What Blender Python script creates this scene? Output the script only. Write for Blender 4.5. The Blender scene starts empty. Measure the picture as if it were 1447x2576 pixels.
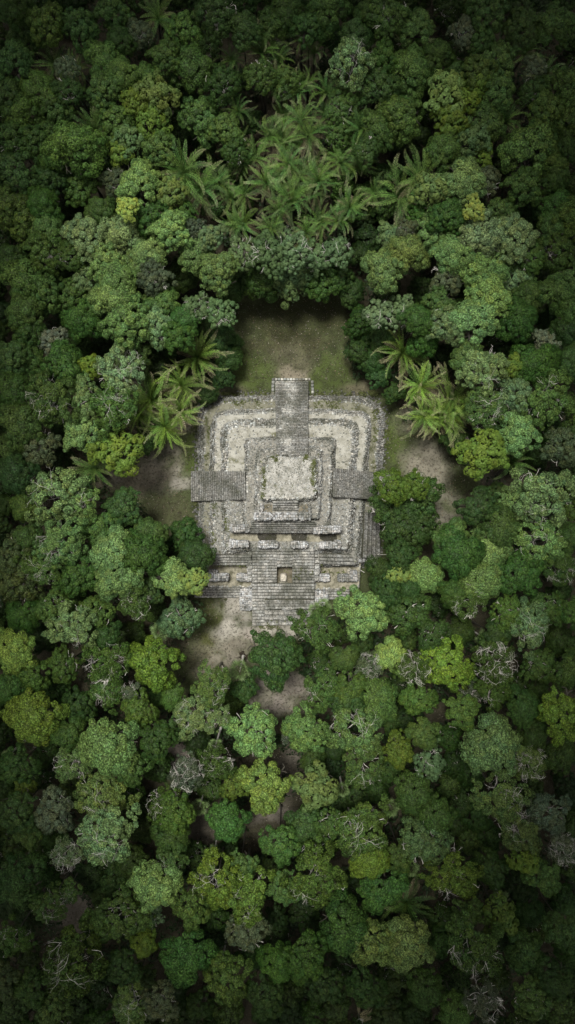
import bpy, math, random, sys
import numpy as np
from mathutils import Vector, Matrix
random.seed(7); RS = np.random.RandomState(11)
R = math.radians
sc = bpy.context.scene
COL = sc.collection
H = 91.0            # camera height, metres
W0 = 77.0           # ground width seen, metres
M = W0/1447.0

def at(x, y, z=0.0):
    """measured position on the photograph (1447 px wide copy) -> metres, for a point z above ground"""
    k = M*(1-z/H)
    return ((x-723.5)*k, (1287.5-y)*k)
def zt(X, Y, z=0.0):   # measured on the enlarged temple crop
    return at(452.1+X*0.375, 919.4+Y*0.375, z)

# ------------------------------------------------------------------ helpers
def noise2(x, y, scale, seed):
    rs = np.random.RandomState(seed); N = 256
    g = rs.rand(N, N)
    u = np.asarray(x)/scale+1000.3; v = np.asarray(y)/scale+1000.7
    i = np.floor(u).astype(int); j = np.floor(v).astype(int)
    fu = u-i; fv = v-j; fu = fu*fu*(3-2*fu); fv = fv*fv*(3-2*fv)
    a = g[i % N, j % N]; b = g[(i+1) % N, j % N]; c = g[i % N, (j+1) % N]; d = g[(i+1) % N, (j+1) % N]
    return (a*(1-fu)+b*fu)*(1-fv)+(c*(1-fu)+d*fu)*fv
def fbm(x, y, scale, seed, n=4):
    t = 0; a = 1; s = 0
    for k in range(n):
        t = t+a*noise2(x, y, scale, seed+k*13); s += a; a *= .55; scale /= 2.1
    return t/s

def new_mesh(name, V, F, mat, col=None, smooth=False):
    """V (n,3), F list or (m,k) array, col (n,4)"""
    me = bpy.data.meshes.new(name)
    V = np.asarray(V, dtype=np.float32)
    if isinstance(F, np.ndarray):
        k = F.shape[1]; nf = F.shape[0]
        me.vertices.add(len(V)); me.vertices.foreach_set('co', V.ravel())
        me.loops.add(nf*k); me.loops.foreach_set('vertex_index', F.astype(np.int32).ravel())
        me.polygons.add(nf)
        me.polygons.foreach_set('loop_start', np.arange(0, nf*k, k, dtype=np.int32))
        me.polygons.foreach_set('loop_total', np.full(nf, k, dtype=np.int32))
        me.update(calc_edges=True)
    else:
        me.from_pydata([tuple(v) for v in V], [], F); me.update()
    if col is not None:
        at_ = me.color_attributes.new('Col', 'FLOAT_COLOR', 'POINT')
        c = np.asarray(col, dtype=np.float32)
        if c.shape[1] == 3: c = np.hstack([c, np.ones((len(c), 1), np.float32)])
        at_.data.foreach_set('color', c.ravel())
    if mat: me.materials.append(mat)
    if smooth: me.polygons.foreach_set('use_smooth', [True]*len(me.polygons))
    me.validate()
    return me
def obj(name, me, parent=None):
    o = bpy.data.objects.new(name, me); COL.objects.link(o)
    if parent: o.parent = parent
    return o
def tag(o, label=None, cat=None, group=None, kind=None):
    if label: o['label'] = label
    if cat: o['category'] = cat
    if group: o['group'] = group
    if kind: o['kind'] = kind
    return o
def thing(name, loc=(0, 0, 0), rz=0):
    o = bpy.data.objects.new(name, None); COL.objects.link(o)
    o.location = loc; o.rotation_euler = (0, 0, rz); o.empty_display_size = .5
    return o

class MB:
    def __init__(s): s.v = []; s.f = []; s.c = []; s.n = 0
    def add(s, V, F, c):
        V = np.asarray(V, float); F = np.asarray(F, int)
        s.v.append(V); s.f.append(F+s.n); s.n += len(V)
        c = np.asarray(c, float)
        s.c.append(np.tile(c, (len(V), 1)) if c.ndim == 1 else c)
    def mesh(s, name, mat): return new_mesh(name, np.vstack(s.v), np.vstack(s.f), mat, np.vstack(s.c))
BOXF = np.array([[0,3,2,1],[4,5,6,7],[0,1,5,4],[1,2,6,5],[2,3,7,6],[3,0,4,7]])
def prism(mb, q, zlo, zhi, c, inset=0.0, jit=0.0):
    q = np.asarray(q, float)
    if (q[1][0]-q[0][0])*(q[2][1]-q[0][1])-(q[1][1]-q[0][1])*(q[2][0]-q[0][0]) < 0: q = q[::-1]
    cen = q.mean(0); t = cen+(q-cen)*(1-inset)
    zl = np.full(4, zlo); zh = np.full(4, zhi)+(RS.rand(4)-.5)*jit
    V = np.vstack([np.column_stack([q, zl]), np.column_stack([t, zh])])
    mb.add(V, BOXF, c)

# ------------------------------------------------------------------ materials
def mat(name):
    m = bpy.data.materials.new(name); m.use_nodes = True
    nt = m.node_tree
    for n in list(nt.nodes): nt.nodes.remove(n)
    out = nt.nodes.new('ShaderNodeOutputMaterial')
    return m, nt, out
def N(nt, t, **kw):
    n = nt.nodes.new(t)
    for k, v in kw.items():
        if k.startswith('i_'): n.inputs[k[2:].replace('_', ' ')].default_value = v
        else: setattr(n, k, v)
    return n
def mixc(nt, a, b, fac, mode='MIX'):
    n = nt.nodes.new('ShaderNodeMix'); n.data_type = 'RGBA'; n.blend_type = mode; n.clamp_factor = True
    L = nt.links
    for sock, val in ((n.inputs[0], fac), (n.inputs[6], a), (n.inputs[7], b)):
        if hasattr(val, 'is_output'): L.new(val, sock)
        else: sock.default_value = val if not isinstance(val, tuple) else (*val[:3], 1)
    return n.outputs[2]
def ramp(nt, src, p0, p1, v0=0., v1=1.):
    n = nt.nodes.new('ShaderNodeMapRange'); n.inputs[1].default_value = p0; n.inputs[2].default_value = p1
    n.inputs[3].default_value = v0; n.inputs[4].default_value = v1
    nt.links.new(src, n.inputs[0]); return n.outputs[0]
def noise(nt, scale, detail=3, rough=.6, coord='Object'):
    tc = nt.nodes.new('ShaderNodeTexCoord'); n = nt.nodes.new('ShaderNodeTexNoise')
    n.inputs['Scale'].default_value = scale; n.inputs['Detail'].default_value = detail; n.inputs['Roughness'].default_value = rough
    nt.links.new(tc.outputs[coord], n.inputs['Vector']); return n.outputs['Fac']

def leaf_mat():
    m, nt, out = mat('foliage'); L = nt.links
    oi = N(nt, 'ShaderNodeObjectInfo'); at_ = N(nt, 'ShaderNodeAttribute', attribute_name='Col')
    c = mixc(nt, oi.outputs['Color'], at_.outputs['Color'], 1.0, 'MULTIPLY')
    sep = N(nt, 'ShaderNodeMath', operation='MULTIPLY'); sep.inputs[1].default_value = 1.0
    d = N(nt, 'ShaderNodeBsdfPrincipled'); d.inputs['Roughness'].default_value = .5
    d.inputs['Specular IOR Level'].default_value = .12
    L.new(c, d.inputs['Base Color'])
    t = N(nt, 'ShaderNodeBsdfTranslucent'); L.new(c, t.inputs['Color'])
    mx = N(nt, 'ShaderNodeMixShader'); mx.inputs[0].default_value = .07
    L.new(d.outputs[0], mx.inputs[1]); L.new(t.outputs[0], mx.inputs[2]); L.new(mx.outputs[0], out.inputs[0])
    return m
def bark_mat(name, col, dark):
    m, nt, out = mat(name); L = nt.links
    c = mixc(nt, col, dark, ramp(nt, noise(nt, 6, 4), .45, .7))
    d = N(nt, 'ShaderNodeBsdfPrincipled'); d.inputs['Roughness'].default_value = .85
    L.new(c, d.inputs['Base Color']); L.new(d.outputs[0], out.inputs[0]); return m
def stone_mat():
    m, nt, out = mat('weathered_limestone'); L = nt.links
    at_ = N(nt, 'ShaderNodeAttribute', attribute_name='Col')
    n1 = noise(nt, 4.5, 5, .75); n2 = noise(nt, .33, 6, .68); n3 = noise(nt, 9, 3, .8); n4 = noise(nt, .9, 5, .7)
    c = mixc(nt, at_.outputs['Color'], (0, 0, 0), ramp(nt, n1, .56, .34, 0., .75))
    c = mixc(nt, c, (.50, .49, .45), ramp(nt, n3, .58, .72, 0, .6))
    c = mixc(nt, c, (.055, .06, .042), ramp(nt, n2, .46, .60, 0, .66))
    c = mixc(nt, c, (.07, .075, .03), ramp(nt, n4, .60, .74, 0, .55))
    b = N(nt, 'ShaderNodeBump'); b.inputs['Strength'].default_value = .6; b.inputs['Distance'].default_value = .08
    L.new(n1, b.inputs['Height'])
    d = N(nt, 'ShaderNodeBsdfPrincipled'); d.inputs['Roughness'].default_value = .93; d.inputs['Specular IOR Level'].default_value = .2
    L.new(c, d.inputs['Base Color']); L.new(b.outputs[0], d.inputs['Normal']); L.new(d.outputs[0], out.inputs[0]); return m
def floor_mat(name, pale, mid, moss, mossamt, south=None):
    m, nt, out = mat(name); L = nt.links
    n1 = noise(nt, 1.1, 6, .7); n2 = noise(nt, .55, 5, .65); n3 = noise(nt, 8, 4, .8)
    c = mixc(nt, pale, mid, ramp(nt, n1, .40, .62))
    if south:      # the plaster has worn off the southern half
        tc = nt.nodes.new('ShaderNodeTexCoord'); sp = nt.nodes.new('ShaderNodeSeparateXYZ'); L.new(tc.outputs['Object'], sp.inputs[0])
        ma = N(nt, 'ShaderNodeMath', operation='MULTIPLY_ADD'); ma.inputs[1].default_value = 9.; L.new(n2, ma.inputs[0]); L.new(sp.outputs[1], ma.inputs[2])
        c = mixc(nt, c, south, ramp(nt, ma.outputs[0], 9.5, 6.0, 0, .85))
    c = mixc(nt, c, moss, ramp(nt, n2, .66-mossamt, .78-mossamt, 0, .9))
    c = mixc(nt, c, (.05, .048, .04), ramp(nt, n3, .56, .72, 0, .8))
    c = mixc(nt, c, (.6, .59, .54), ramp(nt, n3, .40, .30, 0, .5))
    b = N(nt, 'ShaderNodeBump'); b.inputs['Strength'].default_value = .5; b.inputs['Distance'].default_value = .06
    L.new(n3, b.inputs['Height'])
    d = N(nt, 'ShaderNodeBsdfPrincipled'); d.inputs['Roughness'].default_value = .95; d.inputs['Specular IOR Level'].default_value = .15
    L.new(c, d.inputs['Base Color']); L.new(b.outputs[0], d.inputs['Normal']); L.new(d.outputs[0], out.inputs[0]); return m
def ground_mat():
    m, nt, out = mat('forest_soil'); L = nt.links
    at_ = N(nt, 'ShaderNodeAttribute', attribute_name='Col')
    n1 = noise(nt, 3.2, 6, .75); n3 = noise(nt, 11, 3, .8)
    c = mixc(nt, at_.outputs['Color'], (.02, .018, .012), ramp(nt, n1, .50, .62, 0, .75))
    c = mixc(nt, c, (.36, .34, .29), ramp(nt, n3, .60, .72, 0, .6))
    b = N(nt, 'ShaderNodeBump'); b.inputs['Strength'].default_value = .6; b.inputs['Distance'].default_value = .1
    L.new(n1, b.inputs['Height'])
    d = N(nt, 'ShaderNodeBsdfPrincipled'); d.inputs['Roughness'].default_value = 1; d.inputs['Specular IOR Level'].default_value = .1
    L.new(c, d.inputs['Base Color']); L.new(b.outputs[0], d.inputs['Normal']); L.new(d.outputs[0], out.inputs[0]); return m
LEAF = leaf_mat()
BARK = bark_mat('brown_bark', (.045, .042, .03), (.022, .022, .016))
GREYB = bark_mat('grey_bark', (.09, .088, .07), (.045, .045, .035))
PALE = bark_mat('pale_bark', (.66, .65, .60), (.38, .36, .32))
STONE = stone_mat()
PLASTER = floor_mat('old_plaster_floor', (.35, .35, .31), (.215, .212, .175), (.10, .105, .05), .07, (.19, .19, .17))
MOSSY = floor_mat('mossy_terrace_floor', (.19, .19, .145), (.12, .12, .085), (.055, .06, .03), .10)
SUMMIT = floor_mat('summit_floor', (.37, .37, .34), (.17, .17, .145), (.085, .095, .045), .07)
PAINTED_SHADE = floor_mat('shade_painted_floor', (.045, .044, .036), (.03, .03, .02), (.035, .042, .018), .08)  # dark colour standing in for shade in the recesses
NICHE = floor_mat('dark_niche_floor', (.17, .15, .11), (.08, .075, .05), (.05, .055, .03), .05)  # darker floor, used in the mask niche and beside the summit steps
GREYFL = floor_mat('rubble_floor', (.25, .245, .215), (.16, .157, .135), (.09, .095, .055), .02)
ROOM = floor_mat('room_floor', (.30, .285, .22), (.13, .125, .09), (.06, .062, .035), .08)
GROUND = ground_mat()

# ------------------------------------------------------------------ regions (clearings)
def inpoly(px, py, poly):
    px = np.asarray(px, float); py = np.asarray(py, float); res = np.zeros(px.shape, bool)
    n = len(poly); j = n-1
    for i in range(n):
        xi, yi = poly[i]; xj, yj = poly[j]
        c = ((yi > py) != (yj > py)) & (px < (xj-xi)*(py-yi)/((yj-yi) or 1e-9)+xi)
        res ^= c; j = i
    return res
CLEAR = [
 [(590,735),(870,735),(880,960),(975,1010),(495,1010),(585,960)],
 [(500,1040),(500,1330),(430,1335),(340,1265),(250,1215),(265,1150),(350,1140),(400,1080)],
 [(965,1020),(1050,1060),(1160,1150),(1260,1200),(1180,1235),(1150,1330),(1090,1385),(950,1345)],
 [(495,1480),(880,1480),(850,1560),(765,1580),(765,1680),(800,1790),(700,1805),(640,1785),(560,1700),(420,1745),(370,1700),(440,1625),(495,1560)],
 [(478,953),(985,953),(985,1580),(478,1500)]]
SPOTS = [(430,1890,42),(725,1930,30),(500,2085,45),(690,2035,38),(200,2280,42),(1130,1790,36),(110,2370,40),(745,1985,28),(700,1890,25),(640,2115,26),(1130,2260,24)]
def is_clear(px, py, spots=True):
    r = np.zeros(np.shape(px), bool)
    for p in CLEAR: r |= inpoly(px, py, p)
    if spots:
        for (x, y, q) in SPOTS: r |= (np.hypot(np.asarray(px)-x, np.asarray(py)-y) < q)
    return r

# ------------------------------------------------------------------ ground
def build_ground():
    fx = np.arange(-52, 52.01, .4); fy = np.arange(-82, 82.01, .4)
    ext = np.array([60, 75, 100, 150, 250, 500, 1500.])
    gx = np.concatenate([-ext[::-1], fx, ext]); gy = np.concatenate([-ext[::-1]-30, fy, ext+30])
    X, Y = np.meshgrid(gx, gy); Px = X/M+723.5; Py = 1287.5-Y/M
    wx = Px+60*(fbm(X, Y, 4, 5)-.5)+25*(fbm(X, Y, 1.1, 6)-.5); wy = Py+60*(fbm(X, Y, 4, 7)-.5)+25*(fbm(X, Y, 1.1, 8)-.5)
    C = np.zeros(X.shape+(3,)); litter = np.array([.036, .034, .021]); C[:] = litter
    C *= (.6+.8*fbm(X, Y, 1.5, 3))[..., None]
    clear = np.zeros(X.shape, bool)
    for p in CLEAR: clear |= inpoly(wx, wy, p)
    C[clear] = np.array([.046, .058, .024])
    n = fbm(X, Y, 2.2, 21, 5)*.6+fbm(X, Y, .9, 77, 3)*.4; C *= (.6+.8*fbm(X, Y, .8, 41, 3))[..., None]
    def spot(x, y, rx, ry, col, s=1.0, only=True):
        d = np.hypot((wx-x)/rx, (wy-y)/ry)
        w = np.clip(np.clip((1.15-d)/.5, 0, 1)*s*np.clip((n-.22)/.3, 0, 1), 0, 1)
        C[:] = C*(1-w[..., None])+np.array(col)*w[..., None]
    grass = (.052, .072, .020); soil = (.165, .155, .122); dull = (.055, .060, .030); pale = (.30, .288, .248)
    def dim(c, f=.62): return tuple(np.array(c)*f)
    spot(730, 800, 150, 75, dim((.048, .054, .022))); spot(735, 865, 115, 22, dim((.08, .082, .04)), .8)  # upper part of the clearing darkened in colour for tree shade
    spot(735, 900, 75, 45, dim((.125, .125, .075))); spot(640, 935, 60, 60, grass, 1.); spot(840, 945, 55, 55, grass, 1.)
    spot(735, 935, 45, 25, dim((.30, .27, .20)), 1.); spot(555, 985, 60, 18, dim((.15, .14, .09)), .9); spot(920, 985, 60, 18, dim((.15, .14, .09)), .9)
    spot(480, 1150, 22, 60, grass, 1.2); spot(410, 1180, 60, 75, soil, .95); spot(455, 1215, 35, 30, pale, .8)
    spot(350, 1200, 70, 60, dim((.19, .17, .13)), .8); spot(430, 1300, 60, 50, dull, 1); spot(470, 1060, 30, 30, soil, .8)
    spot(1000, 1130, 32, 75, grass, 1.2); spot(1075, 1180, 70, 70, soil, .95); spot(1040, 1060, 40, 30, soil, .7)
    spot(1130, 1290, 40, 70, dim((.20, .19, .15)), .9)
    spot(590, 1545, 80, 60, pale, 1.1); spot(700, 1580, 90, 30, pale, .9); spot(530, 1540, 42, 45, dim((.085, .10, .035)), 1.2)
    spot(570, 1640, 110, 50, dim((.27, .25, .20)), .95); spot(480, 1640, 60, 45, dim((.13, .13, .075)), .9); spot(700, 1740, 90, 55, dim((.32, .29, .25)), 1.1)
    spot(515, 1600, 20, 14, dim((.10, .11, .04)), 1); spot(640, 1590, 30, 18, dim((.42, .38, .33)), .9); spot(530, 1690, 60, 26, dim((.2, .18, .14)), .7)
    spot(430, 1890, 60, 60, dim((.26, .23, .20)), .9); spot(725, 1930, 40, 80, dim((.16, .145, .12)), .8); spot(500, 2085, 55, 50, dim((.11, .1, .08)), .8)
    spot(690, 2040, 60, 35, dim((.22, .2, .17)), .8); spot(180, 2300, 80, 60, dim((.2, .18, .15)), .8); spot(1300, 2245, 60, 20, dim((.2, .18, .15)), .8)
    spot(1250, 1200, 40, 30, dim((.13, .12, .1)), .8); spot(280, 1200, 40, 30, dim((.13, .12, .1)), .8)
    C *= (.55+.9*fbm(X, Y, 1.1, 91, 3))[..., None]
    near = is_clear(Px, Py, False)
    Z = -.02-.12*fbm(X, Y, 6, 31)-(1-near)*.15*fbm(X, Y, 3, 33)
    far = (np.abs(X) > 55) | (np.abs(Y) > 85); Z[far] = -.2
    ny, nx = X.shape; idx = np.arange(nx*ny).reshape(ny, nx)
    F = np.stack([idx[:-1, :-1], idx[:-1, 1:], idx[1:, 1:], idx[1:, :-1]], -1).reshape(-1, 4)
    me = new_mesh('ground', np.column_stack([X.ravel(), Y.ravel(), Z.ravel()]), F, GROUND, C.reshape(-1, 3), smooth=True)
    tag(obj('ground', me), kind='structure')
build_ground()

# ------------------------------------------------------------------ leaf quads
def leafquads(P, Nrm, L_, W_, C, T=None):
    """P centres, Nrm normals, L_/W_ half sizes -> diamond quads"""
    n = len(P); Nrm = Nrm/np.linalg.norm(Nrm, axis=1, keepdims=True)
    r = RS.randn(n, 3) if T is None else T
    t = r-Nrm*(r*Nrm).sum(1, keepdims=True); t /= np.linalg.norm(t, axis=1, keepdims=True)+1e-9
    b = np.cross(Nrm, t)
    L_ = np.broadcast_to(L_, (n,))[:, None]; W_ = np.broadcast_to(W_, (n,))[:, None]
    V = np.stack([P-t*L_, P+b*W_+t*L_*.15-Nrm*W_*.25, P+t*L_, P-b*W_+t*L_*.15-Nrm*W_*.25], 1).reshape(-1, 3)
    F = np.arange(4*n).reshape(n, 4); return V, F, np.repeat(C, 4, 0)
def sph(n, zmin=-1.):
    z = RS.uniform(zmin, 1, n); a = RS.uniform(0, 2*np.pi, n); r = np.sqrt(np.maximum(0, 1-z*z))
    return np.column_stack([r*np.cos(a), r*np.sin(a), z])

def crown_mesh(name, nlobe, lr, nleaf, leaf, domed=1.0, rosette=0, thin=0.0, hue=.15, holes=0.0):
    # lobes packed over an uneven dome of radius 1
    ph = RS.uniform(0, 6.28, 4); am = RS.uniform(.06, .18, 4)
    def edge(a): return 1+sum(am[k]*np.sin((k+2)*a+ph[k]) for k in range(4))
    lobes = []; tries = 0
    while len(lobes) < nlobe and tries < 4000:
        tries += 1
        a = RS.uniform(0, 6.283); q = math.sqrt(RS.rand()); r_ = lr*RS.uniform(.55, 1.5)
        e = edge(a)*(1-r_*.75); x, y = q*e*math.cos(a), q*e*math.sin(a)
        z = domed*math.sqrt(max(0, 1-q*q*.92))-.25+RS.uniform(-.2, .12)
        if all(math.dist((x, y, z), l[:3]) > (r_+l[3])*.58 for l in lobes): lobes.append((x, y, z, r_, RS.rand(), RS.rand()))
    if holes: lobes = [l for l in lobes if RS.rand() > holes]
    Lb = np.array(lobes); w = Lb[:, 3]**2; w /= w.sum()
    k = RS.choice(len(Lb), nleaf, p=w); c = Lb[k]
    if rosette:
        # leaves gathered in small star-like tufts over every lobe
        nt_ = nleaf//rosette; kt = RS.choice(len(Lb), nt_, p=w); ct = Lb[kt]; d = sph(nt_, -.25)
        tp = ct[:, :3]+d*ct[:, 3:4]*(.92+.12*RS.rand(nt_, 1)); tc = .75+.5*RS.rand(nt_)
        idx = np.repeat(np.arange(nt_), rosette); a = RS.uniform(0, 6.28, len(idx))
        dd = d[idx]; up = np.array([0, 0, 1.])
        t = np.cross(dd, up+.01); t /= np.linalg.norm(t, axis=1, keepdims=True)+1e-9; b = np.cross(dd, t)
        out = (t*np.cos(a)[:, None]+b*np.sin(a)[:, None])
        dm = ct[idx][:, :3]+np.array([0, 0, .35]); dm /= np.linalg.norm(dm, axis=1, keepdims=True)
        P = tp[idx]+out*leaf*.9; Nn = dd*.8+dm*.5+out*.5+.2*RS.randn(len(idx), 3); T = out-dd*.35
        g = tc[idx]*(.6+.8*RS.rand(len(idx)))*(.88+.24*ct[idx][:, 4]); y = ct[idx][:, 5]
        hu = np.column_stack([1+hue*(y-.5), np.ones(len(idx)), 1-hue*y])
        V, F, C = leafquads(P, Nn, leaf*.95, leaf*.42, g[:, None]*hu, T)
    else:
        d = sph(nleaf, -.35); n_ = .5+.5*np.sin(d[:, 0]*9+c[:, 4]*30)*np.sin(d[:, 1]*9+c[:, 5]*20)*np.sin(d[:, 2]*8)
        rad = c[:, 3]*(.80+.22*RS.rand(nleaf)+.18*n_)
        inner = RS.rand(nleaf) < .12; rad[inner] *= .6
        P = c[:, :3]+d*rad[:, None]*np.array([1, 1, .85])
        dm = c[:, :3]+np.array([0, 0, .35]); dm /= np.linalg.norm(dm, axis=1, keepdims=True)
        Nn = d*.75+dm*.7+.45*RS.randn(nleaf, 3)*(.6+thin)
        g = (.30+1.5*RS.rand(nleaf)**1.7)*(.84+.32*c[:, 4]); y = c[:, 5]
        hu = np.column_stack([1+hue*(y-.5)+.05*RS.randn(nleaf), np.ones(nleaf), 1-hue*y+.06*RS.randn(nleaf)])
        V, F, C = leafquads(P, Nn, leaf*RS.uniform(.7, 1.25, nleaf), leaf*RS.uniform(.38, .6, nleaf), g[:, None]*hu)
    return new_mesh(name, V, F, LEAF, C), Lb

# ------------------------------------------------------------------ limbs
def tube(mb, pts, rads, c=(1, 1, 1), n=4):
    pts = np.asarray(pts, float); m = len(pts); d = np.gradient(pts, axis=0); d /= np.linalg.norm(d, axis=1, keepdims=True)+1e-9
    ref = np.array([.31, .17, .93]) if abs(d[:, 2]).mean() < .8 else np.array([1., .1, 0])
    a = np.cross(d, ref); a /= np.linalg.norm(a, axis=1, keepdims=True)+1e-9; b = np.cross(d, a)
    ang = np.arange(n)*2*np.pi/n
    V = (pts[:, None]+(a[:, None]*np.cos(ang)[None, :, None]+b[:, None]*np.sin(ang)[None, :, None])*np.asarray(rads)[:, None, None]).reshape(-1, 3)
    F = []
    for i in range(m-1):
        for k in range(n): F.append([i*n+k, i*n+(k+1) % n, (i+1)*n+(k+1) % n, (i+1)*n+k])
    mb.add(V, F, c)
def limbs_mesh(name, mat_, nmain=5, depth=3, top=.72, r0=.045, spread=1., twist=.22, lo=-.55, arc=None):
    mb = MB()
    def grow(p, d, L, r, lev):
        pts = [p.copy()]; rs = [r]; seg = 5
        for i in range(seg):
            d = d+RS.randn(3)*twist+np.array([0, 0, .05 if p[2] < top*.7 else -.12]); d /= np.linalg.norm(d)
            p = p+d*L/seg
            q = min(1, math.hypot(p[0], p[1])); lim = top*math.sqrt(max(.02, 1-q*q*.8))
            if p[2] > lim: p[2] = lim+.01*RS.rand()
            if math.hypot(p[0], p[1]) > .93: break
            pts.append(p.copy()); rs.append(r*(1-.5*(i+1)/seg))
            if lev > 0 and i >= 1 and (i % 2 or RS.rand() < .45):
                dd = d+RS.randn(3)*.65*np.array([1, 1, .5]); dd /= np.linalg.norm(dd); grow(p.copy(), dd, L*RS.uniform(.42, .68), rs[-1]*.72, lev-1)
        if len(pts) > 1: tube(mb, pts, rs, (1, 1, 1), 4 if lev < 2 else 5)
    for k in range(nmain):
        a = (2*np.pi*k/nmain+RS.uniform(-.5, .5)) if arc is None else RS.uniform(*arc); e = RS.uniform(.55, 1.15)
        d = np.array([math.cos(a)*math.cos(e), math.sin(a)*math.cos(e), math.sin(e)])
        grow(np.array([0, 0, lo]), d, RS.uniform(.95, 1.3)*spread, r0*RS.uniform(.7, 1.1), depth)
    return mb.mesh(name, mat_)
def trunk_mesh(name, mat_, bend=.03):
    mb = MB(); t = np.linspace(0, 1, 9)
    pts = np.column_stack([bend*np.sin(t*3), bend*np.sin(t*4+1)-bend*math.sin(1), t]); tube(mb, pts, .9-.45*t+.5*np.exp(-t*12), (1, 1, 1), 8)
    return mb.mesh(name, mat_)
TRUNK = trunk_mesh('trunk', BARK); PTRUNK = trunk_mesh('pale_trunk', PALE, 0.); GTRUNK = trunk_mesh('grey_trunk', GREYB, .03)

PROTO = {'lob': [], 'fine': [], 'ros': [], 'spr': [], 'bare': [], 'sil': [], 'shr': []}
for i in range(5):
    me, _ = crown_mesh('lobed_crown', [90,70,120,60,100][i], [.13,.16,.115,.18,.12][i], 19000, .033, hue=.2)
    PROTO['lob'].append((me, limbs_mesh('limbs', BARK, 5, 1, .4, .05)))
for i in range(4):
    me, _ = crown_mesh('fine_crown', 130, .105, 18000, .030, domed=.95, hue=.2, holes=.06)
    PROTO['fine'].append((me, limbs_mesh('limbs', PALE, 5, 2, .60, .03)))
for i in range(3):
    me, _ = crown_mesh('tufted_crown', 60, .17, 14000, .042, rosette=9, domed=1.0, hue=.25)
    PROTO['ros'].append((me, limbs_mesh('limbs', BARK, 5, 1, .4, .05)))
for i in range(4):
    me, _ = crown_mesh('open_crown', 120, .11, 16500, .031, domed=.85, holes=.16, thin=.5, hue=.2)
    PROTO['spr'].append((me, limbs_mesh('limbs', PALE, 5, 3, .84, .017, twist=.20, arc=None if i % 2 else (i-.9, i+2.0))))
for i in range(3):
    me, _ = crown_mesh('thin_crown', 85, .13, 9500, .031, domed=.7, holes=.28, thin=.8)
    PROTO['bare'].append((me, limbs_mesh('limbs', PALE, 8, 4, .74, .020, twist=.26)))
for i in range(3):
    me, _ = crown_mesh('umbrella_leaf_crown', 95, .105, 8500, .062, rosette=9, domed=.6, holes=.1, hue=.1)
    PROTO['sil'].append((me, limbs_mesh('limbs', PALE, 5, 3, .62, .022, twist=.15)))
for i in range(3):
    me, _ = crown_mesh('low_crown', 34, .22, 7000, .058, domed=.7)
    PROTO['shr'].append((me, limbs_mesh('limbs', BARK, 4, 1, .4, .04)))

COLS = {  # real leaf albedo and the word for it
 'dark':  ((.040, .080, .020), 'dark green'), 'green': ((.066, .120, .030), 'mid green'), 'rich': ((.050, .112, .024), 'rich green'),
 'light': ((.130, .215, .070), 'light green'), 'pale': ((.145, .220, .090), 'pale green'), 'yg': ((.098, .155, .026), 'yellow-green'),
 'olive': ((.062, .110, .024), 'olive green'), 'ollt': ((.112, .170, .050), 'light olive'), 'grey': ((.078, .104, .056), 'grey-leaved'),
 'blue':  ((.075, .122, .050), 'bluish green'), 'yellow': ((.27, .33, .08), 'bright yellow'), 'brown': ((.058, .086, .028), 'brownish olive'),
 'silver': ((.14, .17, .11), 'silvery'), 'lime': ((.115, .185, .026), 'lime green'), 'lemon': ((.16, .225, .055), 'lemon green'), 'gdark': ((.036, .074, .020), 'deep green')}
KW = {'lob': 'broadleaf tree with a lobed crown', 'fine': 'tree with a fine-leaved crown', 'ros': 'tree with a tufted crown',
      'spr': 'tree with pale limbs in an open crown', 'bare': 'nearly bare tree of white branches', 'sil': 'tree with umbrella-like leaf clusters',
      'shr': 'low bushy tree', 'palm': 'feather palm', 'fan': 'fan palm'}
T = []   # (x, y, r, kind, colour)
def add(s, kind, col):
    for p in s.split():
        v = [float(q) for q in p.split(',')]; T.append([v[0], v[1], v[2], kind, col, v[3] if len(v) > 3 else None])
MIR = []
def addm(s, kind, col):
    """trees of the left half; those that the photo shows again on the right"""
    for p in s.split():
        v = [float(q) for q in p.split(',')]; h = v[3] if len(v) > 3 else None
        T.append([v[0], v[1], v[2], kind, col, h])
        x2 = 1514-v[0]
        if x2 < 1470: T.append([x2, v[1]+RS.uniform(-4, 4), v[2], kind, col, h])
# upper forest (left, and again right)
addm('30,20,36 195,60,42 280,20,44 300,98,34 415,135,38 30,150,44 15,240,44 85,350,38 120,445,36 35,430,50', 'lob', 'dark')
addm('115,50,44 305,178,38 305,520,1 90,220,46 55,285,50 125,410,36 22,515,50 60,545,50', 'lob', 'olive')
T[:] = [t for t in T if t[2] > 2]
addm('345,75,32 165,165,28 290,450,34 490,570,25', 'fine', 'grey')
addm('465,68,40 262,150,46 262,222,42 365,190,34 505,290,50 565,320,40 290,300,42 135,270,42 395,370,42 112,565,36 250,525,34', 'lob', 'green')
addm('540,28,50 560,205,42 165,225,36 590,370,32', 'fine', 'dark')
addm('480,165,52 180,365,60 195,465,42 130,330,34', 'lob', 'green')
addm('302,205,32 380,300,40 335,250,32 300,378,30', 'ros', 'yg')
addm('390,235,50 425,475,40', 'ros', 'ollt')
addm('320,345,38 530,592,32', 'ros', 'blue')
addm('30,345,42 240,640,34', 'fine', 'dark')
addm('345,455,48 428,575,44 372,632,42 262,655,42 320,675,44', 'lob', 'light')
addm('318,520,26,13', 'ros', 'yellow')
addm('105,510,40 385,545,42 460,540,30', 'lob', 'rich')
addm('215,590,50 300,590,56', 'lob', 'pale')
addm('110,625,50 175,640,36', 'fine', 'olive')
addm('490,632,44 548,678,46', 'lob', 'ollt')
addm('548,510,34 590,480,26 545,430,30 620,300,30', 'shr', 'dark')
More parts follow.
